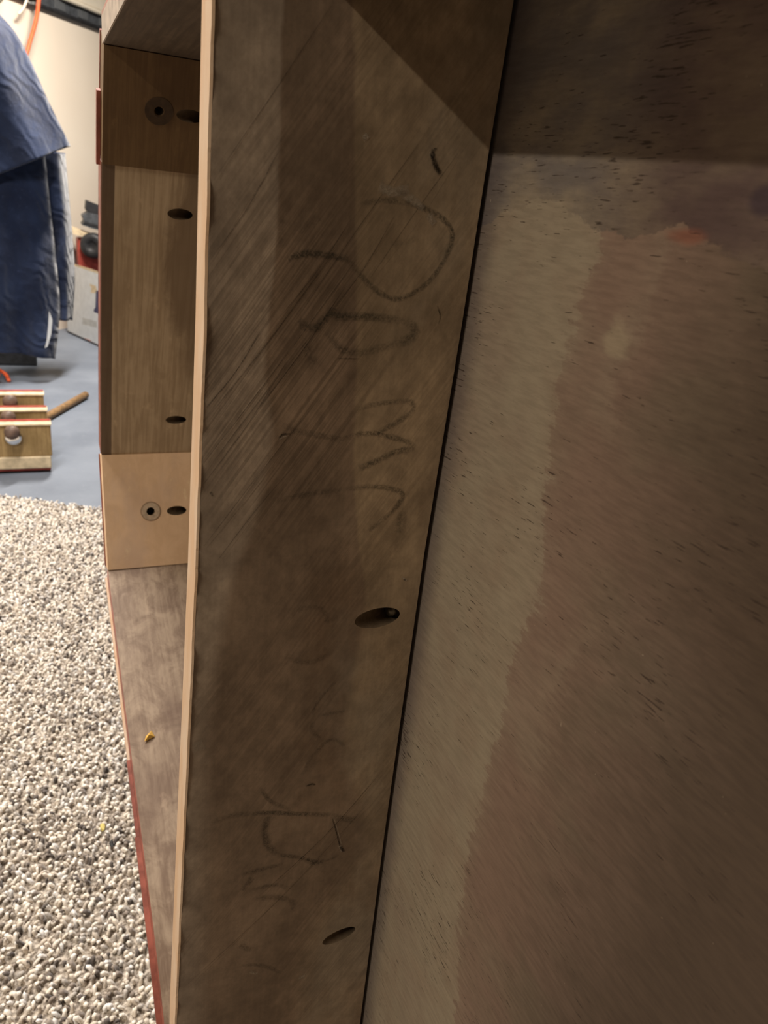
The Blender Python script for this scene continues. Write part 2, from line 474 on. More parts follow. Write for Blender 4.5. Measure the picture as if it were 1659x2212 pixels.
def tufts():
    sp = 0.0082
    xs = np.arange(-0.75, 0.30, sp); ys = np.arange(0.40, 2.75, sp)
    gx, gy = np.meshgrid(xs, ys)
    p = np.stack([gx.ravel(), gy.ravel()], 1) + rng.uniform(-0.5, 0.5, (gx.size, 2)) * sp
    d = (p - np.array(E0)) @ np.array(EN)
    keep = (d < 0.004 + rng.normal(0, 0.003, len(d)))
    # leave the strip under the table edge free
    keep &= (p[:, 0] < 0.224) | (p[:, 1] > 1.18)
    p = p[keep]; N = len(p)
    H = rng.uniform(0.008, 0.013, N); r = rng.uniform(0.0025, 0.0040, N)
    la = rng.uniform(0, 2 * np.pi, N); ll = rng.uniform(0.2, 1.0, N) * 0.010
    lean = np.stack([np.cos(la) * ll, np.sin(la) * ll], 1)
    rings = [(0.0, 0.8, 0.0), (0.45, 1.0, 0.18), (0.85, 0.95, 0.65)]
    V = np.zeros((N, 13, 3), np.float32)
    for j, (h, rr, l) in enumerate(rings):
        for k in range(4):
            an = k * np.pi / 2 + la + j * 0.6
            V[:, j * 4 + k, 0] = p[:, 0] + lean[:, 0] * l + np.cos(an) * r * rr
            V[:, j * 4 + k, 1] = p[:, 1] + lean[:, 1] * l + np.sin(an) * r * rr
            V[:, j * 4 + k, 2] = 0.003 + H * h - (0.25 * r * np.cos(an - la) if j == 2 else 0)
    V[:, 12, 0] = p[:, 0] + lean[:, 0] * 1.0; V[:, 12, 1] = p[:, 1] + lean[:, 1] * 1.0; V[:, 12, 2] = 0.003 + H
    q = []
    for j in range(2):
        for k in range(4):
            k2 = (k + 1) % 4
            a, b, c2, d2 = j * 4 + k, j * 4 + k2, j * 4 + 4 + k2, j * 4 + 4 + k
            q += [(a, b, c2), (a, c2, d2)]
    for k in range(4):
        q.append((8 + k, 8 + (k + 1) % 4, 12))
    q = np.array(q)
    Fi = (np.arange(N)[:, None, None] * 13 + q[None]).reshape(-1, 3)
    me = bpy.data.meshes.new('pile')
    me.vertices.add(N * 13); me.vertices.foreach_set('co', V.reshape(-1))
    nf = len(Fi)
    me.loops.add(nf * 3); me.loops.foreach_set('vertex_index', Fi.reshape(-1).astype(np.int32))
    me.polygons.add(nf); me.polygons.foreach_set('loop_start', np.arange(0, nf * 3, 3, dtype=np.int32))
    me.polygons.foreach_set('loop_total', np.full(nf, 3, np.int32))
    me.polygons.foreach_set('use_smooth', np.ones(nf, bool))
    me.update(calc_edges=True)
    pal = np.array([(0.86, 0.79, 0.70), (0.70, 0.62, 0.53), (0.52, 0.475, 0.43), (0.28, 0.235, 0.20), (0.80, 0.77, 0.74), (0.13, 0.11, 0.10)])
    ci = rng.choice(6, N, p=[0.34, 0.20, 0.12, 0.12, 0.13, 0.09])
    colr = pal[ci] * rng.uniform(0.85, 1.1, (N, 1))
    cv = np.ones((N, 13, 4), np.float32); cv[:, :, :3] = np.clip(colr, 0, 1)[:, None]
    a = me.attributes.new('yarn', 'FLOAT_COLOR', 'POINT'); a.data.foreach_set('color', cv.reshape(-1))
    o = link('pile', me, M['yarn'], carpet)
    o['kind'] = 'stuff'


tufts()

# ------------------------------------------------------------------ the upended table
YA, TA = 0.4, 0.0225            # inner face and thickness of the cross rail
XF = 0.078                      # free edge of the aprons
gap_px = [(1150, -200), (1118, 0), (1060, 350), (1005, 700), (922, 1200), (836, 1800), (782, 2212)]
gapz = sorted([(at(x, y, 1, YA)[2], at(x, y, 1, YA)[0]) for x, y in gap_px])
gapz = [(0.0, 0.233)] + gapz + [(1.3, gapz[-1][1])]


def G(z):
    return float(np.interp(z, [a for a, b in gapz], [b for a, b in gapz]))


fe = sorted([(at(x, y, 1, YA)[2], at(x, y, 1, YA)[0]) for x, y in [(465, 0), (447, 700), (427, 1250), (401, 1800), (382, 2212)]])
fe = [(0.0, fe[0][1] - 0.004)] + fe + [(1.3, fe[-1][1] + 0.001)]


def FE(z):
    return float(np.interp(z, [a for a, b in fe], [b for a, b in fe]))


table = empty('upended_table', (0.234, 0.125, 0.004), 'old brown wooden table stood on its side, crayon writing on its cross rail', 'table')

# apron path (y, z), from the upper long side round the far end to the lower long side
def inner(px, py):
    p = at(px, py, 0, XF)
    return (p[1], p[2])


p_corner = (0.862, 1.051)
p_b1 = inner(220, 352)
p_b2 = inner(219, 983)
p_b3 = inner(233, 1231)
low = [p_b3, inner(267, 1500), inner(299, 1750), inner(331, 2000), inner(355, 2212), (0.44, 0.088), (0.30, 0.070), (0.125, 0.064)]
up = [(0.125, 1.068), (0.40, 1.0725), (0.65, 1.061), p_corner]
TH = 0.022


def offs(P, d):
    """outward offset of an open (y, z) path that runs clockwise seen from the camera side"""
    out = []
    for i in range(len(P)):
        a = np.array(P[max(0, i - 1)]); b = np.array(P[min(len(P) - 1, i + 1)])
        tdir = (b - a) / np.linalg.norm(b - a)
        n = np.array((-tdir[1], tdir[0]))          # left of travel
        out.append(np.array(P[i]) + n * d)
    return out


def apron(name, P, mat, x0=XF, x1=None, th=TH, d0=0.0):
    """board following the path P, inner face on the path (d0 moves it outward)"""
    A = offs(P, d0) if d0 else [np.array(p) for p in P]
    B = offs(P, d0 + th)
    V = []
    for a, b in zip(A, B):
        for (yz, x) in ((a, x0), (a, x1 or G(a[1]) - 0.0005), (b, x1 or G(b[1]) - 0.0005), (b, x0)):
            V.append((x, yz[0], yz[1]))
    n = len(A); Fc = []
    for i in range(n - 1):
        for k in range(4):
            k2 = (k + 1) % 4
            Fc.append((i * 4 + k, i * 4 + k2, i * 4 + 4 + k2, i * 4 + 4 + k))
    Fc += [(3, 2, 1, 0), tuple((n - 1) * 4 + k for k in range(4))]
    bm = bmesh.new()
    vs = [bm.verts.new(v) for v in V]
    for f in Fc:
        bm.faces.new([vs[i] for i in f])
    return from_bm(name, bm, mat, table)


mir = lambda P: [(0.25 - y, z) for y, z in P][::-1]
upc = catmull(up, 6); lowc = catmull(low, 6)
panc = catmull([p_b1, ((p_b1[0] * 0.66 + p_b2[0] * 0.34) + 0.004, p_b1[1] * 0.66 + p_b2[1] * 0.34), ((p_b1[0] * 0.33 + p_b2[0] * 0.67) + 0.006, p_b1[1] * 0.33 + p_b2[1] * 0.67), p_b2], 5)
side = apron('side_apron', upc, M['side'])
pan = apron('apron_panel', panc, M['panel'])
blk1 = apron('corner_block', [p_corner, p_b1], M['block_dark'], th=0.03, d0=-0.002)
blk2 = apron('corner_block', [p_b2, p_b3], M['block_light'], th=0.03, d0=-0.0025)
lowp = apron('apron_panel', lowc, M['panel_low'])
# mirrored far side behind the viewer
for P, mt, nm in ((upc, 'side', 'side_apron'), (panc, 'panel', 'apron_panel'), ([p_corner, p_b1], 'block_dark', 'corner_block'), ([p_b2, p_b3], 'block_light', 'corner_block'), (lowc, 'panel_low', 'apron_panel')):
    apron(nm, mir(P), M[mt])
tag(blk2, 'pale bare corner block with a round bolt hole'); tag(blk1, 'dark stained corner block with a bolt hole')


# red veneer lying on the outside of the aprons, seen as a thin red line at the free edge
def skin(P, d, x0, mat, w=0.0035):
    o = apron('red_veneer', P, mat, x0=x0, x1=None, th=w, d0=d)
    return o


skin(upc, TH, XF - 0.001, M['red']); skin(panc, TH, XF - 0.0012, M['red']); skin(lowc[:10], TH - 0.004, XF - 0.0035, M['edge'], 0.004); skin(lowc[9:14], TH - 0.004, XF - 0.0045, M['red'], 0.004); skin(lowc[13:], TH - 0.004, XF - 0.0060, M['red'], 0.004)
skin([p_corner, p_b1], 0.0285, XF - 0.0008, M['red']); skin([p_b2, p_b3], 0.028, XF - 0.0016, M['red'])
# free edges: thin lippings
def lipping(P, mat, d0, d1, dx=0.0012, name='edge_strip'):
    return apron(name, P, mat, x0=XF - dx, x1=XF + 0.0002, th=d1 - d0, d0=d0)


lipping(upc, M['grey_edge'], 0.0, TH)
lipping(lowc, M['red'], 0.0015, TH, 0.0007)
lipping(panc, M['red'], 0.003, TH, 0.0009)
a_, b_ = inner(219, 198), inner(218, 358)
apron('red_veneer', [a_, b_], M['red'], x0=XF - 0.0045, x1=XF - 0.0004, th=0.006, d0=0.002)


# pocket and bolt holes in the end apron: bore from the inner face towards the table top
def apron_normal(P0_, P1_):
    d = np.array(P1_) - np.array(P0_); d /= np.linalg.norm(d)
    return np.array((-d[1], d[0]))       # outward in (y, z)


def on_path(px, py, P):
    """hit of a pixel ray with the inner face over path P (swept along x)"""
    r = ray(px, py)
    for a, b in zip(P[:-1], P[1:]):
        a = np.array(a); b = np.array(b); d = b - a; n = np.array((-d[1], d[0]))
        den = r[1] * n[0] + r[2] * n[1]
        t = ((a[0] - CAM[1]) * n[0] + (a[1] - CAM[2]) * n[1]) / den
        h = CAM + r * t
        s = ((h[1] - a[0]) * d[0] + (h[2] - a[1]) * d[1]) / (d @ d)
        if -0.02 <= s <= 1.02:
            return h, n / np.linalg.norm(n)
    raise ValueError((px, py))


cuts = {}


def bore(o, P, px, py, r=0.0048, kind='pocket', depth=0.02):
    h, n = on_path(px, py, P)
    nv = Vector((0, n[0], n[1]))
    if kind == 'pocket':
        d = (Vector((1, 0, 0)) * 0.88 + nv * 0.48).normalized(); L = 0.055
        st = Vector(h) - d * 0.032 + nv * 0.0
    else:
        d = nv; L = depth; st = Vector(h) - nv * 0.01
    bm = cyl_bm(st, d, r, L)
    cuts.setdefault(o, []).append(from_bm('cutter', bm, M['bore']))
    return Vector(h), nv


B1 = [p_corner, p_b1]; B2 = [p_b2, p_b3]
h1, n1_ = bore(blk1, B1, 343, 238, 0.0045, 'bolt', 0.03)
bore(blk1, B1, 418, 250, 0.0066)
bore(pan, panc, 389, 463, 0.0066)
bore(pan, panc, 380, 907, 0.0066)
h2, n2_ = bore(blk2, B2, 325, 1104, 0.0057, 'bolt', 0.03)
bore(blk2, B2, 388, 1102, 0.0066)
for o, cs in cuts.items():
    cut(o, cs)


def ring(name, c, n, r0, r1, mat, parent, h=0.0006):
    n = Vector(n).normalized(); u = n.cross(Vector((1, 0, 0))).normalized(); v = n.cross(u)
    V, Fc = [], []
    N = 32
    for rr, hh in ((r0, 0.0), (r0, h), (r1, h), (r1, 0.0)):
        for k in range(N):
            tt = 2 * math.pi * k / N
            V.append(c - n * (hh) + (u * math.cos(tt) + v * math.sin(tt)) * rr)
    for j in range(4):
        for k in range(N):
            k2 = (k + 1) % N; j2 = (j + 1) % 4
            Fc.append((j * N + k, j * N + k2, j2 * N + k2, j2 * N + k))
    return mesh_obj(name, V, Fc, mat, parent)


M['washer'] = plain('washer_mark', (0.52, 0.40, 0.29), 0.55, 0.2, 200)
M['washer_dark'] = plain('washer_mark_dark', (0.06, 0.035, 0.018), 0.55, 0.2, 200)
ring('washer_mark', h2 - n2_ * 0.0025, n2_, 0.0058, 0.0125, M['washer'], blk2)
ring('washer_rim', h2 - n2_ * 0.0025, n2_, 0.0125, 0.0138, plain('washer_rim_stain', (0.33, 0.22, 0.14)), blk2)
ring('washer_mark', h1 - n1_ * 0.002, n1_, 0.0052, 0.014, M['washer_dark'], blk1)
# a wood chip lying on the lower apron panel and a screw tip in the dark block
h, n = on_path(322, 1597, lowc)
bm = bmesh.new()
vs = [bm.verts.new(Vector(h) + Vector(q)) for q in ((-0.006, -0.004, 0.001), (0.007, 0.001, 0.002), (0.004, 0.009, 0.005), (-0.003, 0.003, 0.0035), (0.0, 0.0, 0.007))]
for f in ((0, 1, 4), (1, 2, 4), (2, 3, 4), (3, 0, 4), (0, 3, 2, 1)):
    bm.faces.new([vs[i] for i in f])
chip = from_bm('wood_chip', bm, plain('chip_wood', (0.75, 0.45, 0.10), 0.5))
tag(chip, 'tiny golden wood chip lying on the lower curved apron of the table', 'wood chip')

# ---------------------------------------------------------------- table top
OV = 0.046
outl = [tuple(q) for q in offs(upc, TH + OV)] + [tuple(q) for q in offs([p_corner, p_b1], TH + OV)[1:]] + [tuple(q) for q in offs(panc, TH + OV)[1:]]
outl += [tuple(q) for q in offs(B2, TH + OV)[1:]] + [tuple(q) for q in offs(lowc, TH + OV - 0.006)[2:]]
oz = np.array([q[1] for q in outl]); oy = np.array([q[0] for q in outl])
ztop, zbot = oz.max(), max(0.004, oz.min())


def ymax(z):
    """largest y of the outline at height z"""
    best = 0.125
    for (y0, z0), (y1, z1) in zip(outl[:-1], outl[1:]):
        if (z0 - z) * (z1 - z) <= 0 and abs(z0 - z1) > 1e-9:
            best = max(best, y0 + (y1 - y0) * (z - z0) / (z1 - z0))
    return best


NR, NC = 90, 24
zz = zbot + (ztop - zbot) * (0.5 - 0.5 * np.cos(np.linspace(0, np.pi, NR)))
V, Fc = [], []
for s_ in (0, 1):
    for z in zz:
        y1 = ymax(min(max(z, zbot + 2e-4), ztop - 2e-4))
        for k in range(NC):
            y = 0.25 - y1 + (2 * y1 - 0.25) * k / (NC - 1)
            V.append((G(z) + (0.0012 if s_ == 0 else 0.024), y, z))
idx = lambda s_, i, k: s_ * NR * NC + i * NC + k
for i in range(NR - 1):
    for k in range(NC - 1):
        Fc.append((idx(0, i, k), idx(0, i, k + 1), idx(0, i + 1, k + 1), idx(0, i + 1, k)))
        Fc.append((idx(1, i, k), idx(1, i + 1, k), idx(1, i + 1, k + 1), idx(1, i, k + 1)))
    Fc.append((idx(0, i, 0), idx(0, i + 1, 0), idx(1, i + 1, 0), idx(1, i, 0)))
    Fc.append((idx(0, i, NC - 1), idx(1, i, NC - 1), idx(1, i + 1, NC - 1), idx(0, i + 1, NC - 1)))
for k in range(NC - 1):
    Fc.append((idx(0, 0, k), idx(1, 0, k), idx(1, 0, k + 1), idx(0, 0, k + 1)))
    Fc.append((idx(0, NR - 1, k), idx(0, NR - 1, k + 1), idx(1, NR - 1, k + 1), idx(1, NR - 1, k)))
bm = bmesh.new(); vs = [bm.verts.new(v) for v in V]
for f in Fc:
    bm.faces.new([vs[i] for i in f])
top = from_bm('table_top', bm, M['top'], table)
top.data.materials.append(M['redgloss'])
for p in top.data.polygons:
    if p.normal.x > 0.5:
        p.material_index = 1
tag(top, 'bare underside of the table top, tan with a ragged red stain')


# ---------------------------------------------------------------- cross rail with crayon writing
def rail(name, y0, mat):
    zs = np.linspace(0.090, 1.0725, 90)
    V, Fc = [], []
    for z in zs:
        for x, y in ((FE(z), y0), (G(z) - 0.0022, y0), (G(z) - 0.0022, y0 + TA), (FE(z), y0 + TA)):
            V.append((x, y, z))
    n = len(zs)
    for i in range(n - 1):
        for k in range(4):
            k2 = (k + 1) % 4
            Fc.append((i * 4 + k, i * 4 + k2, i * 4 + 4 + k2, i * 4 + 4 + k))
    Fc += [(3, 2, 1, 0), tuple((n - 1) * 4 + k for k in range(4))]
    bm = bmesh.new(); vs = [bm.verts.new(v) for v in V]
    for f in Fc:
        bm.faces.new([vs[i] for i in f])
    return from_bm(name, bm, mat, table)


def edge_band(parent, y0):
    """bare wood edge of the rail with a chipped front arris"""
    zs = np.linspace(0.091, 1.072, 420)
    jit = np.convolve(rng.normal(0, 1, 460), np.ones(6) / 6, 'same')[:420] * 0.0011 + np.convolve(rng.normal(0, 1, 460), np.ones(40) / 40, 'same')[:420] * 0.0012
    V, Fc = [], []
    for z, j in zip(zs, jit):
        x = FE(z)
        yy = y0 - 0.0006 + min(j, 0.0022) * 0.9
        for a, b in ((x - 0.0016, yy + 0.0004), (x - 0.0002, yy), (x - 0.0002, y0 + TA), (x - 0.0016, y0 + TA - 0.0005)):
            V.append((a, b, z))
    n = len(zs)
    for i in range(n - 1):
        for k in range(4):
            k2 = (k + 1) % 4
            Fc.append((i * 4 + k, i * 4 + k2, i * 4 + 4 + k2, i * 4 + 4 + k))
    Fc += [(3, 2, 1, 0), tuple((n - 1) * 4 + k for k in range(4))]
    bm = bmesh.new(); vs = [bm.verts.new(v) for v in V]
    for f in Fc:
        bm.faces.new([vs[i] for i in f])
    return from_bm('edge_strip', bm, M['edge'], parent)


ra = rail('cross_rail', YA, M['rail'])
tag(ra, 'wide brown plank with faint crayon letters and pocket holes')
cs = []
screw_pos = []
for (px, py, sl, r) in ((819, 1334, -0.05, 0.0074), (735, 2020, -0.20, 0.0064)):
    h = Vector(at(px, py, 1, YA))
    d = Vector((0.88, 0.45, -sl * 0.9)).normalized()
    st = h - d * 0.034 + Vector((0, 0.0006, 0))
    cs.append(from_bm('cutter', cyl_bm(st, d, r, 0.052, 40), M['bore']))
    screw_pos.append((st + d * 0.0450, d))
cut(ra, cs)
edge_band(ra, YA)
p, d = screw_pos[0]
bm = cyl_bm(p - d * 0.001, d, 0.0040, 0.007, 20)
bmesh.ops.bevel(bm, geom=[e for e in bm.edges if len(e.link_faces) == 2 and e.calc_face_angle(0) > 1], offset=0.001, segments=2, affect='EDGES')
from_bm('screw_head', bm, M['screw'], ra, True)
rb_ = rail('cross_rail', 0.25 - YA - TA, M['rail'])
edge_band(rb_, 0.25 - YA - TA)

# crayon strokes (thin raised wax ribbons on the rail face)
t = NT('crayon_wax', 0.8, 0.1)
n_ = t.noise(700, detail=3, rough=0.7)
n2 = t.noise(70, detail=3)
tr = t.n.new('ShaderNodeBsdfTransparent'); mx = t.n.new('ShaderNodeMixShader')
at_ = t.n.new('ShaderNodeAttribute'); at_.attribute_name = 'ink'
fac = t.math('MULTIPLY', t.math('MULTIPLY', t.step(n_, 0.36, 0.62, 0.15, 1.0), t.step(n2, 0.25, 0.6, 0.55, 1.0)), at_.outputs['Fac'])
t.lk((0.030, 0.034, 0.026), t.b.inputs['Base Color'])
outn = t.n['Material Output']
t.t.links.new(tr.outputs[0], mx.inputs[1]); t.t.links.new(t.b.outputs[0], mx.inputs[2]); t.lk(fac, mx.inputs[0])
t.t.links.new(mx.outputs[0], outn.inputs['Surface'])
M['crayon'] = t.m

STROKES = [  # (ink, width mm, pixels)
    (0.75, 3.6, [(779, 443), (821, 433), (884, 439), (947, 466), (976, 502), (964, 553), (922, 612), (863, 645), (821, 633), (779, 595), (752, 561)]),
    (0.95, 4.0, [(752, 561), (715, 553), (656, 548), (622, 561)]),
    (0.30, 4.0, [(614, 468), (606, 500), (601, 535)]), (0.30, 4.5, [(690, 468), (665, 482), (645, 502)]), (0.22, 3.5, [(842, 525), (872, 524), (903, 514)]),
    (0.8, 5.5, [(648, 690), (658, 704), (682, 707), (700, 690), (717, 675), (735, 684), (782, 684), (836, 688), (876, 694)]),
    (0.6, 7.0, [(876, 694), (892, 705), (894, 722), (880, 734), (854, 742)]),
    (0.55, 5.0, [(854, 742), (811, 755), (774, 762), (735, 752), (705, 716)]), (0.4, 5.0, [(660, 740), (672, 775), (690, 780)]),
    (0.6, 4.0, [(771, 884), (800, 876), (854, 867), (886, 868), (893, 880), (885, 893), (847, 918), (807, 936), (767, 939)]),
    (0.45, 4.5, [(767, 942), (727, 947), (666, 936), (637, 930), (610, 918)]),
    (0.65, 4.0, [(767, 937), (807, 936), (829, 940), (879, 954), (896, 968)]), (0.75, 5.0, [(896, 968), (854, 977), (811, 997), (774, 1012)]),
    (0.35, 4.0, [(594, 1082), (673, 1066), (746, 1057)]), (0.65, 4.0, [(746, 1057), (800, 1051), (843, 1055), (868, 1066), (860, 1089), (829, 1120), (796, 1146)]),
    (0.45, 8.0, [(870, 1104), (866, 1130), (860, 1152)]),
    (0.35, 4.0, [(630, 1330), (655, 1314), (687, 1312), (703, 1328), (708, 1342), (730, 1332)]), (0.32, 5.0, [(615, 1415), (640, 1426), (666, 1431), (695, 1421), (722, 1406)]),
    (0.45, 3.2, [(727, 1471), (698, 1500), (680, 1526), (676, 1544)]), (0.4, 3.5, [(692, 1545), (715, 1540), (745, 1537)]), (0.3, 3.5, [(676, 1560), (674, 1580), (700, 1600)]),
    (0.45, 3.4, [(745, 1612), (725, 1598), (705, 1602), (682, 1625), (669, 1641), (653, 1674)]),
    (0.40, 5.5, [(452, 1780), (480, 1768), (512, 1760), (545, 1758)]), (0.75, 4.5, [(545, 1758), (579, 1755), (647, 1758), (714, 1760)]), (0.5, 6.5, [(714, 1762), (745, 1768), (768, 1772)]),
    (0.55, 4.0, [(559, 1701), (575, 1720), (590, 1734), (630, 1750)]),
    (0.7, 6.0, [(579, 1761), (571, 1795), (579, 1826), (600, 1845)]), (0.6, 4.0, [(600, 1845), (625, 1849), (650, 1853), (668, 1858)]), (0.8, 6.0, [(660, 1856), (681, 1863), (700, 1860)]), (0.4, 2.5, [(700, 1860), (728, 1850)]),
    (0.55, 5.0, [(522, 1888), (545, 1883), (575, 1875), (612, 1865)]), (0.6, 5.0, [(522, 1924), (536, 1908), (545, 1895)]), (0.45, 4.0, [(545, 1922), (575, 1914), (605, 1912), (622, 1922)]),
    (0.4, 5.5, [(548, 1942), (590, 1938), (628, 1946), (634, 1970)]), (0.45, 6.0, [(518, 2040), (530, 2048), (545, 2052)]), (0.42, 4.5, [(520, 2086), (552, 2084), (580, 2089), (605, 2102)]),
]


def ribbon_mesh(name, strokes, plane_y, mat, parent, lift=0.0002):
    V, Fc, ink = [], [], []
    for k, wmm, px in strokes:
        P = catmull([at(x, y, 1, plane_y)[[0, 2]] for x, y in px], 7)
        base = len(V)
        n = len(P)
        for i, p in enumerate(P):
            a = P[max(0, i - 1)]; b = P[min(n - 1, i + 1)]
            d = (b - a) / (np.linalg.norm(b - a) + 1e-9); nn = np.array((-d[1], d[0]))
            e = min(1.0, 0.35 + 3.0 * min(i, n - 1 - i) / n)
            wv = 0.001 * wmm * 0.5 * (0.8 + 0.35 * rng.random())
            for q, kk in ((-1, 0.0), (-0.5, 0.8), (0, 1.0), (0.5, 0.8), (1, 0.0)):
                v = p + nn * wv * q
                V.append((v[0], plane_y - lift, v[1])); ink.append(k * e * kk)
        for i in range(n - 1):
            for j in range(4):
                Fc.append((base + i * 5 + j, base + i * 5 + j + 1, base + i * 5 + 6 + j, base + i * 5 + 5 + j))
    o = mesh_obj(name, V, Fc, mat, parent)
    a = o.data.attributes.new('ink', 'FLOAT', 'POINT'); a.data.foreach_set('value', np.array(ink, np.float32))
    return o


LETTERS = [STROKES[0:5], STROKES[5:9], STROKES[9:13], STROKES[13:16], STROKES[16:18], STROKES[18:22], STROKES[22:30], STROKES[30:34], STROKES[34:36]]
for L_ in LETTERS:
    o = ribbon_mesh('crayon_letter', [(k * 0.72, w_ * 1.1, q) for k, w_, q in L_], YA, M['crayon'], ra)
tag(o, 'faint dark crayon stroke')


def soft_mat(name, colr, rough=0.7):
    t = NT(name, rough, 0.2)
    n_ = t.noise(600, detail=3, rough=0.7)
    tr = t.n.new('ShaderNodeBsdfTransparent'); mx = t.n.new('ShaderNodeMixShader')
    a = t.n.new('ShaderNodeAttribute'); a.attribute_name = 'ink'
    t.lk(colr, t.b.inputs['Base Color'])
    t.t.links.new(tr.outputs[0], mx.inputs[1]); t.t.links.new(t.b.outputs[0], mx.inputs[2])
    t.lk(t.math('MULTIPLY', t.step(n_, 0.3, 0.65, 0.3, 1.0), a.outputs['Fac']), mx.inputs[0])
    t.t.links.new(mx.outputs[0], t.n['Material Output'].inputs['Surface'])
    return t.m


M['scuff'] = soft_mat('pale_scuff', (0.42, 0.35, 0.27))
M['groove'] = soft_mat('dark_groove', (0.022, 0.014, 0.009))
M['groove_lit'] = soft_mat('groove_lit_side', (0.26, 0.18, 0.11))  # paler line painting the lit flank of each saw mark
for q in [(0.5, 5, [(818, 402), (845, 414), (885, 408)]), (0.45, 4, [(860, 415), (892, 432), (915, 452)]), (0.5, 4, [(925, 462), (938, 485)]), (0.6, 3, [(786, 290), (793, 302)]),
                                (0.5, 1.6, [(868, 1247), (880, 1254)]), (0.45, 3, [(645, 2113), (660, 2106)]), (0.4, 2.4, [(540, 2099), (556, 2103)]), (0.5, 2, [(733, 1825), (738, 1840)]),
                                (0.35, 7, [(425, 1600), (432, 1622)]), (0.4, 2.2, [(937, 330), (930, 342)])]:
    ribbon_mesh('scuff_mark', [(min(1, q[0] * 1.7), q[1] * 1.3, q[2])], YA, M['scuff'], ra, 0.00025)
gl = [(1.0, 3.6, [(936, 322), (934, 336), (938, 352), (944, 366), (951, 376)]), (0.8, 1.6, [(936, 322), (944, 322)]), (0.9, 1.3, [(718, 1768), (727, 1800), (735, 1832)]), (0.9, 3.5, [(736, 1828), (742, 1840)]),
      (0.85, 1.4, [(602, 946), (611, 938), (628, 937)]), (0.8, 2.2, [(660, 1698), (674, 1693), (680, 1696)]), (0.7, 1.2, [(944, 660), (951, 684), (946, 700)]), (0.6, 2.0, [(454, 1062), (460, 1072)]), (0.6, 1.5, [(871, 1251), (876, 1253)]),
      (0.5, 1.2, [(728, 774), (776, 775)])]
for q in gl:
    ribbon_mesh('gouge', [q], YA, M['groove'], ra, 0.0003)
for q in [(0.5, 1.4, [(930, 324), (928, 338)]), (0.55, 1.0, [(722, 1768), (731, 1800), (739, 1830)]), (0.6, 1.3, [(602, 950), (612, 943), (622, 942)])]:
    ribbon_mesh('gouge_lip', [q], YA, M['scuff'], ra, 0.00028)
# long slanting saw marks, each a dark line with a painted lit flank
saw_d, saw_l = [], []
for (x0, y0, x1, y1) in [(715, 13, 462, 388), (905, 310, 640, 690), (770, 560, 440, 1000), (720, 545, 446, 905), (700, 690, 450, 1010), (620, 780, 440, 1045), (760, 470, 600, 690), (850, 470, 700, 690), (600, 330, 455, 560),
                         (690, 860, 440, 1180), (800, 1730, 400, 2130), (830, 1660, 560, 1935), (560, 720, 446, 880), (640, 1000, 470, 1210), (990, 330, 800, 600), (745, 620, 560, 880)]:
    for k in range(2):
        j = random.uniform(-6, 6)
        mid = ((x0 + x1) / 2 + j + 3, (y0 + y1) / 2 + j + 3)
        (saw_d if k == 0 else saw_l).append((random.uniform(0.3, 0.7) if k == 0 else random.uniform(0.2, 0.5), random.uniform(0.5, 1.0), [(x0 + 5 * k, y0 + 5 * k), (mid[0] + 4 * k, mid[1] + 4 * k), (x1 + 5 * k, y1 + 5 * k)]))
o = ribbon_mesh('saw_mark', saw_d, YA, M['groove'], ra, 0.00015); o['kind'] = 'stuff'
o = ribbon_mesh('saw_mark', saw_l, YA, M['groove_lit'], ra, 0.00015); o['kind'] = 'stuff'

# ------------------------------------------------------------------ things on the concrete
M['black'] = plain('black_plastic', (0.022, 0.022, 0.024), 0.5, 0.3, 50)
M['tanwood'] = mat_apron('plank_wood', (0.27, 0.175, 0.075), (0.38, 0.26, 0.115), (0.17, 0.105, 0.035), 0.55, margin=False)
M['creamwood'] = plain('cream_wood', (0.62, 0.50, 0.33), 0.6, 0.2, 40)
M['rodwood'] = plain('rod_wood', (0.22, 0.13, 0.06), 0.6, 0.3, 60)
M['knob'] = plain('brown_knob', (0.13, 0.085, 0.065), 0.5, 0.25, 60)
M['chrome'] = plain('chrome', (0.75, 0.74, 0.73), 0.15, 0.05, 60, 1.0)
M['redpaint'] = plain('red_paint', (0.34, 0.06, 0.045), 0.4, 0.2, 40)


def lathe(name, c, d, prof, mat, parent=None, n=20):
    d = Vector(d).normalized(); u = d.cross(Vector((1, 0.02, 0))).normalized() if abs(d.x) < 0.9 else d.cross(Vector((0, 0, 1))).normalized()
    v = d.cross(u); V, Fc = [], []
    for h, r in prof:
        for k in range(n):
            a = 2 * math.pi * k / n
            V.append(Vector(c) + d * h + (u * math.cos(a) + v * math.sin(a)) * r)
    for i in range(len(prof) - 1):
        for k in range(n):
            k2 = (k + 1) % n
            Fc.append((i * n + k, i * n + k2, (i + 1) * n + k2, (i + 1) * n + k))
    Fc += [tuple(range(n))[::-1], tuple(range((len(prof) - 1) * n, len(prof) * n))]
    bm = bmesh.new(); vs = [bm.verts.new(q) for q in V]
    for f in Fc:
        bm.faces.new([vs[i] for i in f])
    return from_bm(name, bm, mat, parent, True)


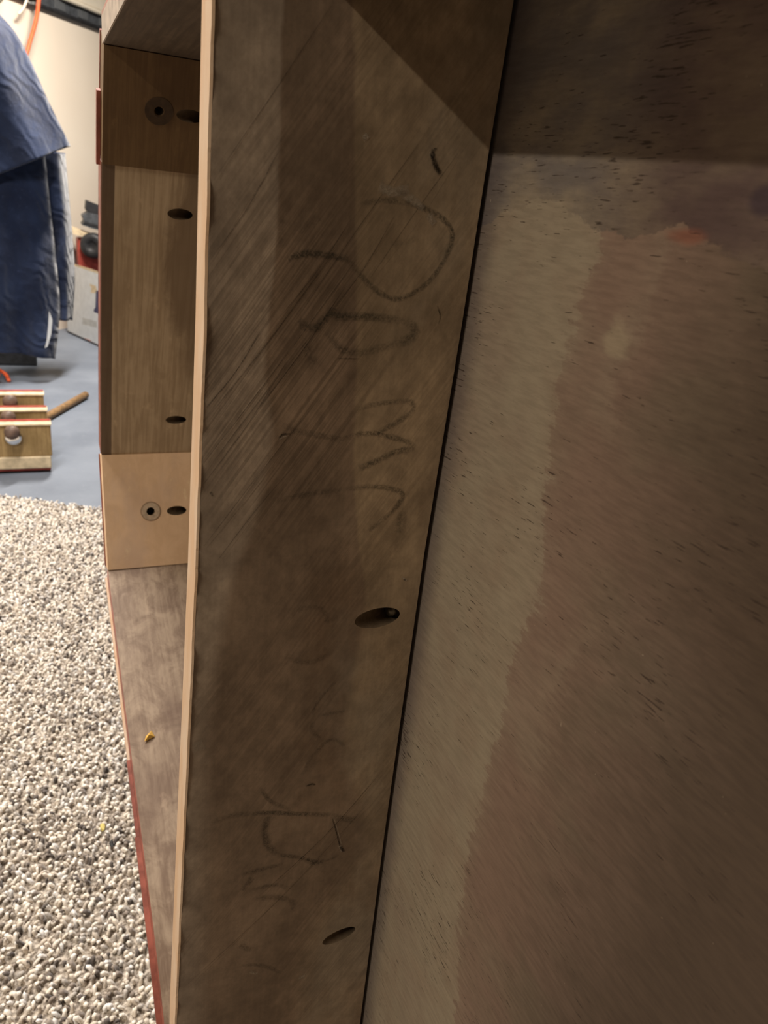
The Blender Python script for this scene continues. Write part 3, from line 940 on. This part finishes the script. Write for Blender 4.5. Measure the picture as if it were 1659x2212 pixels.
def leaning_plank(px_r, px_b, px_t, y0, name, label, front=False):
    """board standing on its long edge; front face at y0, right end and top taken from the photograph"""
    pr = at(px_r, px_t, 1, y0); zt = pr[2]; xr = pr[0]; xl = xr - 0.36
    o = empty(name, ((xl + xr) / 2, y0, 0), label, 'plank', 'planks with knobs on the concrete')
    tl = -0.27
    ymid = lambda x: y0 + tl * 0  # planks run parallel to x
    z0 = 0.0
    if front:
        box('shadow_plinth', (xl + 0.02, y0 + 0.015, 0.0), (xr - 0.03, y0 + 0.040, 0.0078), M['black'], o)  # black strip added to give the dark contact shadow under the base
        box('base_strip', (xl, y0 + 0.002, 0.008), (xr - 0.006, y0 + 0.045, at(105, 1010, 1, y0)[2]), M['redpaint'], o, 0.002)
        z1 = at(105, 1010, 1, y0)[2]; z2 = at(108, 985, 1, y0)[2]
        box('lower_moulding', (xl, y0 - 0.006, z1), (xr - 0.004, y0 + 0.045, z2), M['creamwood'], o, 0.006, seg=3)
        z0 = z2
    box('board', (xl, y0, z0 + 0.0005 if front else 0.001), (xr, y0 + 0.042, zt - 0.008), M['tanwood'], o, 0.003)
    box('rounded_edge', (xl, y0 - 0.004, zt - 0.0075), (xr + 0.002, y0 + 0.046, zt - 0.002), M['creamwood'], o, 0.002)
    box('red_line', (xl, y0 + 0.030, zt - 0.0015), (xr, y0 + 0.044, zt + 0.001), M['redpaint'], o, 0.0008)
    return o, (xl, xr, zt)


planks = []
for (pr, pt, y0, lab, fr, kx) in ((109, 914, 2.575, 'front plank of three on the concrete, with cream moulding and chrome knob collar', True, 26),
                                  (101, 884, 2.66, 'middle plank of three standing on the concrete', False, 18),
                                  (94, 850, 2.745, 'rearmost plank of three standing on the concrete', False, 22)):
    o, (xl, xr, zt) = leaning_plank(pr, 1020, pt, y0, 'wooden_plank', lab, fr)
    kp = at(kx, pt + (18 if fr else 16), 1, y0)
    for kx_ in (kp[0], kp[0] - 0.17):
        lathe('knob', (kx_, y0 + 0.002, kp[2]), (0, -1, 0.15), [(0, 0.012), (0.010, 0.012), (0.014, 0.020), (0.024, 0.023), (0.034, 0.020), (0.041, 0.010), (0.042, 0.001)], M['knob'], o)
        if fr:
            lathe('collar', (kx_ + 0.002, y0 + 0.0015, kp[2] - 0.020), (0, -1, 0), [(0, 0.027), (0.006, 0.027), (0.012, 0.021), (0.014, 0.016)], M['chrome'], o)
    planks.append(o)

a = at(97, 903, 2, 0.016); b = at(185, 853, 2, 0.016)
tag(tube('wooden_rod', [a + (a - b) * 0.2, a, (a + b) / 2, b], 0.0155, M['rodwood'], n=14), 'dark brown wooden rod lying on the concrete behind the planks', 'rod')

# orange cord on the floor at the left
M['cord'] = plain('orange_cord', (0.72, 0.115, 0.035), 0.45, 0.1, 40)
c0 = np.array((-0.13, 3.72, 0.0))
pts = [c0 + np.array((-0.082 + 0.11 * math.cos(q * 0.45) - 0.003 * q, 0.03 + 0.15 * math.sin(q * 0.45), 0.008 + 0.0016 * q + 0.02 * abs(math.sin(q * 0.7)))) for q in range(0, 46)]
tag(tube('extension_cord', catmull(pts, 4), 0.0085, M['cord'], n=8), 'coiled orange extension cord on the concrete beneath the blue blanket', 'cord')

# ------------------------------------------------------------------ blue moving blanket over a dark stand
t = NT('quilted_blanket', 0.9, 0.15)
q1 = t.noise(90, detail=4); q2 = t.noise(7, detail=3)
wv = t.n.new('ShaderNodeTexWave'); wv.wave_type = 'BANDS'; wv.bands_direction = 'DIAGONAL'
t.lk(t.map((1, 1, 1)), wv.inputs['Vector']); wv.inputs['Scale'].default_value = 7; wv.inputs['Distortion'].default_value = 14; wv.inputs['Detail'].default_value = 2
c = t.mix(t.step(q2, 0.3, 0.7), (0.0055, 0.0105, 0.031), (0.013, 0.023, 0.058))
c = t.mix(t.step(q1, 0.55, 0.75, 0, 0.5), c, (0.026, 0.040, 0.088))
M['blanket'] = t.done(c, t.math('ADD', wv.outputs['Fac'], t.math('MULTIPLY', q1, 0.8)), 0.35, 0.008)
t.b.inputs['Sheen Weight'].default_value = 0.3
M['charcoal'] = plain('charcoal_metal', (0.06, 0.065, 0.072), 0.5, 0.3, 40)
M['white'] = plain('white_card', (0.66, 0.68, 0.70), 0.6, 0.06, 30)
M['navy'] = plain('navy_print', (0.02, 0.025, 0.10), 0.5)
M['orange'] = plain('orange_print', (0.75, 0.16, 0.06), 0.5)

YB = 3.75
stand = tag(box('dark_cabinet', (-0.26, YB + 0.33, 0.0), (0.02, YB + 0.56, 1.25), M['charcoal'], None, 0.01), 'dark cabinet hidden beneath the hanging blue blanket', 'cabinet')
blanket = empty('moving_blanket', (-0.3, YB, 0.12), 'blue quilted moving blanket draped high over a cabinet', 'blanket')


def drape(name, left, right, yb, fold, parent=None, thick=0.012, nu=40, curl=0.22, curl_at=0.75, ph=0.0, amp=0.02, nf=5):
    """cloth between a left and a right border, both lists of (pixel) points from top to hem; rows are interpolated, folds run downwards"""
    Lp = catmull([at(x, y, 1, yb) for x, y in left], 8); Rp = catmull([at(x, y, 1, yb) for x, y in right], 8)
    nv = 48
    li = [np.array([np.interp(s, np.linspace(0, 1, len(Lp)), [p[k] for p in Lp]) for k in range(3)]) for s in np.linspace(0, 1, nv)]
    ri = [np.array([np.interp(s, np.linspace(0, 1, len(Rp)), [p[k] for p in Rp]) for k in range(3)]) for s in np.linspace(0, 1, nv)]
    V = []
    for j in range(nv):
        s = j / (nv - 1)
        for i in range(nu):
            u = i / (nu - 1)
            p = li[j] * (1 - u) + ri[j] * u
            dy = amp * (0.35 + 0.65 * s) * math.sin(ph + nf * 2 * math.pi * (u + 0.05 * math.sin(3 * s))) + 0.008 * math.sin(11 * s + 7 * u)
            if u > curl_at:
                dy += curl * ((u - curl_at) / (1 - curl_at)) ** 2
            k = 1 + dy / yb     # keep the true silhouette of the hanging edge
            p = CAM + (p - CAM) * k if u > 0.98 else p + np.array((0, dy, 0))
            V.append(p)
    Fc = [(j * nu + i, j * nu + i + 1, (j + 1) * nu + i + 1, (j + 1) * nu + i) for j in range(nv - 1) for i in range(nu - 1)]
    o = mesh_obj(name, V, Fc, M['blanket'], parent, True)
    md = o.modifiers.new('s', 'SOLIDIFY'); md.thickness = thick; md.offset = 0
    return o


drape('lower_drape', [(-260, 330), (-262, 500), (-265, 650), (-270, 725)], [(95, 330), (104, 420), (117, 540), (127, 650), (124, 715), (117, 775)], YB + 0.0, 5, blanket, nf=4, amp=0.022, curl=0.03)
drape('side_drape', [(60, 320), (70, 440), (80, 560), (90, 690)], [(138, 330), (147, 430), (156, 540), (159, 610), (154, 692)], YB + 0.10, 3, blanket, nf=1, amp=0.02, curl=0.12)
drape('upper_drape', [(-250, -120), (-250, 20), (-250, 180), (-250, 330), (-240, 470)], [(-10, 25), (32, 72), (62, 128), (105, 222), (151, 316)], YB - 0.07, 4, blanket, nf=3.2, amp=0.02, curl=0.10, ph=1.0)
tg = [(106, 672), (113, 690), (111, 720), (103, 748), (97, 752), (101, 735), (104, 705)]
V = [at(x, y, 1, YB - 0.045) for x, y in tg]; n = len(V)
V = V + [v + np.array((0, 0.003, 0)) for v in V]
mesh_obj('fabric_tag', V, [tuple(range(n)), tuple(range(n, 2 * n))[::-1]] + [(i, (i + 1) % n, n + (i + 1) % n, n + i) for i in range(n)], M['white'], blanket)

# ------------------------------------------------------------------ rail, shelf and cord on the back wall
def wallp(px, py, off=0.0):
    r = ray(px, py); v = np.array(V_); p0 = np.array(P0)
    return CAM + r * (((p0 - CAM[:2]) @ v + off) / (r[:2] @ v))


def wall_box(name, u0, u1, v0, v1, z0, z1, mat, parent=None, bev=0.003):
    bm = bmesh.new()
    vs = [bm.verts.new(room(a, b, z)) for z in (z0, z1) for a, b in ((u0, v0), (u1, v0), (u1, v1), (u0, v1))]
    for f in ((0, 1, 2, 3), (4, 5, 6, 7), (0, 1, 5, 4), (1, 2, 6, 5), (2, 3, 7, 6), (3, 0, 4, 7)):
        bm.faces.new([vs[i] for i in f])
    if bev:
        bmesh.ops.bevel(bm, geom=bm.edges[:], offset=bev, segments=2, affect='EDGES')
    return from_bm(name, bm, mat, parent)


def uof(p):
    return float((Vector((p[0], p[1])) - P0).dot(U))


q0, q1_ = wallp(20, 5), wallp(230, 60)
zr0 = wallp(150, 42)[2]; zr1 = wallp(150, 10)[2]
rl = empty('wall_rail', (q0[0], q0[1], zr0), 'long dark grey metal rail fixed to the cream wall', 'rail')
wall_box('rail_body', uof(q0) - 0.8, uof(q1_) + 0.9, 0.0, 0.020, zr0, zr1, M['charcoal'], rl)
wall_box('rail_lip', uof(q0) - 0.8, uof(q1_) + 0.9, 0.020, 0.028, zr0, zr0 + 0.016, M['black'], rl, 0.002)
for k in range(6):
    uu = uof(q0) + 0.12 + 0.2 * k
    wall_box('rail_plate', uu, uu + 0.09, 0.0205, 0.024, zr0 + 0.022, zr1 - 0.008, plain('plate_grey', (0.10, 0.105, 0.11), 0.5), rl, 0.001)
M['cream'] = plain('cream_board', (0.80, 0.72, 0.58), 0.6, 0.04, 20)
sh = empty('wall_cupboard', (q1_[0], q1_[1], zr1), 'cream cupboard fixed on the wall above the dark rail', 'cupboard')
us = uof(wallp(118, 2))
wall_box('bottom_trim', us, us + 1.6, 0.0, 0.05, zr1 + 0.002, zr1 + 0.022, M['cream'], sh, 0.004)
wall_box('cupboard_body', us + 0.01, us + 1.6, 0.0, 0.04, zr1 + 0.0225, zr1 + 0.5, M['cream'], sh, 0.003)
# clip and cord
pc = wallp(76, 4, 0.05)
clip = empty('cord_clip', tuple(pc), 'small silver clip on the wall rail holding the orange cord', 'clip')
uc = uof(pc)
wall_box('clip_plate', uc - 0.035, uc + 0.035, 0.029, 0.036, pc[2] - 0.012, pc[2] + 0.07, M['chrome'], clip, 0.002)
wall_box('clip_hook', uc - 0.012, uc + 0.012, 0.036, 0.070, pc[2] - 0.012, pc[2] - 0.002, M['chrome'], clip, 0.002)
pp = [wallp(88, -40, 0.085), wallp(83, 8, 0.085), wallp(79, 38, 0.09), wallp(72, 66, 0.09), wallp(62, 100, 0.09), wallp(48, 160, 0.09), wallp(40, 260, 0.09), wallp(40, 420, 0.09)]
tag(tube('hanging_cord', catmull(pp, 6), 0.0095, M['cord'], n=10), 'orange cord hanging down the cream wall from the dark rail', 'cord')
pp = [wallp(58, 0, 0.04), wallp(50, 18, 0.05), wallp(40, 30, 0.05)]
tag(tube('pale_wire', catmull(pp, 6), 0.006, M['cream'], n=8), 'short pale wire poking out below the dark wall rail', 'wire')
gp = wallp(4, 12, 0.14)
gb = [gp + np.array((-0.10, -0.04, -0.05 - 0.0)), gp + np.array((-0.03, -0.01, 0.02)), gp + np.array((0.0, 0.0, 0.10)), gp + np.array((0.0, 0.0, 0.25))]
tag(tube('canvas_strap', catmull(gb, 6), 0.03, plain('olive_canvas', (0.20, 0.18, 0.13), 0.9), n=10, radii=[0.028 + 0.004 * math.sin(i) for i in range(19)]), 'olive canvas strap hanging at the left end of the wall rail', 'strap')

# ------------------------------------------------------------------ carton, red machine and black tool at the back
def skew_prism(name, P, d, mat, parent=None):
    """prism from a front outline P (3-D points) pushed back by vector d"""
    n = len(P); V = [np.array(p) for p in P]; V = V + [v + np.array(d) for v in V]
    bm = bmesh.new(); vs = [bm.verts.new(tuple(v)) for v in V]
    for f in [tuple(range(n)), tuple(range(n, 2 * n))] + [(i, (i + 1) % n, n + (i + 1) % n, n + i) for i in range(n)]:
        bm.faces.new([vs[i] for i in f])
    return from_bm(name, bm, mat, parent)


# carton: near vertical edge seen at px ~175, left face turned away
cb = at(177, 733, 2, 0.0); sb = at(215, 750, 2, 0.0)
ct = at(170, 578, 1, cb[1])[2]
fd = Vector((sb[0] - cb[0], sb[1] - cb[1], 0)).normalized(); bd = Vector((-fd.y, fd.x, 0))
bd = (Vector(at(136, 714, 2, 0)) - Vector(cb)); bd.z = 0; bd = bd.normalized()
carton = empty('white_carton', tuple(cb), 'white cardboard carton with a navy letter standing on the concrete by the wall', 'carton')


def cpos(a, b, z):
    p = Vector(cb) + fd * a + bd * b
    return (p.x, p.y, z)


def cbox(name, a0, a1, b0, b1, z0, z1, mat, parent, bev=0.002):
    bm = bmesh.new()
    vs = [bm.verts.new(cpos(a, b, z)) for z in (z0, z1) for a, b in ((a0, b0), (a1, b0), (a1, b1), (a0, b1))]
    for f in ((0, 1, 2, 3), (4, 5, 6, 7), (0, 1, 5, 4), (1, 2, 6, 5), (2, 3, 7, 6), (3, 0, 4, 7)):
        bm.faces.new([vs[i] for i in f])
    if bev:
        bmesh.ops.bevel(bm, geom=bm.edges[:], offset=bev, segments=2, affect='EDGES')
    return from_bm(name, bm, mat, parent)


cbox('carton_body', 0, 0.36, 0, 0.20, 0.012, ct, M['white'], carton, 0.004)
cbox('base_band', -0.002, 0.362, -0.002, 0.202, 0.0, 0.0118, M['black'], carton, 0.002)
cbox('flap', 0.06, 0.35, 0.01, 0.14, ct + 0.0005, ct + 0.012, M['creamwood'], carton, 0.002)


def on_face(px, py, off=-0.001):
    """(a, z) of the carton's front face at a pixel"""
    n = Vector((-fd.y, fd.x, 0)); r = ray(px, py)
    tt = (Vector(cb) - Vector(CAM)).dot(n) / Vector(r).dot(n)
    h = Vector(CAM) + Vector(r) * tt
    return (h - Vector(cb)).dot(fd), h.z


for nm, lst, mt in (('letter_mark', [(207, 627), (218, 630), (216, 664), (218, 680), (203, 674), (202, 669), (206, 664)], 'navy'), ('orange_mark', [(172, 735), (180, 731), (193, 734), (198, 741), (190, 743), (176, 739)], 'orange'), ('tan_mark', [(193, 613), (206, 617), (209, 628), (204, 633), (196, 632), (197, 622)], 'creamwood'), ('grey_mark', [(178, 686), (209, 694), (208, 708), (178, 700)], 'washer')):
    P = [on_face(x, y) for x, y in lst]
    P = [cpos(a, -0.0035, max(z, 0.013)) for a, z in P]
    skew_prism(nm, P, tuple(bd * 0.003), M[mt] if mt != 'washer' else plain('grey_print', (0.5, 0.5, 0.49)), carton)

YM = 4.93
rm = empty('red_machine', (0.40, YM, 0.0), 'red workshop machine with a black wheel behind the white carton', 'machine')
pa = at(166, 503, 1, YM); pb = at(215, 585, 1, YM)
box('housing', (pa[0], YM, 0.0), (pa[0] + 0.34, YM + 0.15, pa[2] - 0.03), M['redpaint'], rm, 0.02, seg=3)
skew_prism('top_plate', [at(150, 492, 1, YM - 0.02), at(160, 494, 1, YM - 0.02), at(200, 508, 1, YM - 0.02), at(230, 516, 1, YM - 0.02), at(230, 524, 1, YM - 0.02), at(200, 516, 1, YM - 0.02), at(158, 506, 1, YM - 0.02)], (0, 0.17, 0), M['creamwood'], rm)
wc = at(206, 531, 1, YM - 0.03)
lathe('wheel', wc + np.array((0, 0.028, 0)), (-0.35, -1, 0), [(-0.02, 0.060), (0.02, 0.070), (0.05, 0.070), (0.065, 0.06), (0.068, 0.03), (0.060, 0.025)], M['black'], rm, 28)
bt = empty('black_tool', (0.4, YM, pa[2]), 'black plastic power tool resting on top of the red machine', 'tool')
kx = at(180, 500, 1, YM + 0.02)
skew_prism('tool_grip', [at(x, y, 1, YM - 0.01) for x, y in [(187, 433), (222, 447), (224, 470), (192, 462), (185, 452)]], (0, 0.11, 0), M['black'], bt)
skew_prism('tool_body', [at(x, y, 1, YM - 0.03) for x, y in [(178, 466), (190, 459), (226, 468), (226, 500), (196, 493), (177, 486), (182, 478)]], (0, 0.14, 0), M['charcoal'], bt)
skew_prism('tool_band', [at(x, y, 1, YM - 0.034) for x, y in [(182, 478), (226, 490), (226, 496), (180, 483)]], (0, 0.01, 0), M['black'], bt)

# ------------------------------------------------------------------ lamp fittings on the ceiling
for (c, L, wd, P, ang, colr), lab in zip(LAMPS, ('white shop light hanging from the ceiling left of the table', 'added unseen white shop light brightening the carpet from the ceiling', 'added unseen short white shop light brightening the back wall')):
    o = empty('shop_light', (c[0], c[1], HC), lab, 'shop light', 'ceiling shop lights')
    hh = Vector((math.cos(ang), math.sin(ang), 0)); cc = Vector(c)
    bm = bmesh.new(); bmesh.ops.create_cube(bm, size=1)
    bmesh.ops.scale(bm, vec=(L + 0.1, 0.12, 0.05), verts=bm.verts)
    bmesh.ops.rotate(bm, cent=(0, 0, 0), matrix=Matrix.Rotation(ang, 3, 'Z'), verts=bm.verts)
    bmesh.ops.translate(bm, vec=cc + Vector((0, 0, 0.03)), verts=bm.verts)
    from_bm('light_housing', bm, M['white'], o)
    for s_ in (-1, 1):
        pz = cc + hh * s_ * L * 0.4
        tube('hanger', [(pz.x, pz.y, c[2] + 0.055), (pz.x, pz.y, HC)], 0.003, M['screw'], o, 6)
# crumbs on the carpet
for px, py, colr, lab, s_ in ((222, 1786, (0.55, 0.45, 0.14), 'small yellowish wood shaving caught in the carpet', 0.006), (241, 1822, (0.03, 0.03, 0.03), 'small black crumb caught in the carpet pile', 0.005)):
    p = at(px, py, 2, 0.0135)
    bm = bmesh.new(); bmesh.ops.create_icosphere(bm, subdivisions=1, radius=s_)
    bmesh.ops.scale(bm, vec=(0.7, 1.6, 0.5), verts=bm.verts)
    for v in bm.verts:
        v.co += Vector((random.uniform(-1, 1), random.uniform(-1, 1), random.uniform(-1, 1))) * s_ * 0.15
    bmesh.ops.translate(bm, vec=p, verts=bm.verts)
    tag(from_bm('crumb', bm, plain('crumb', colr, 0.6)), lab, 'crumb')
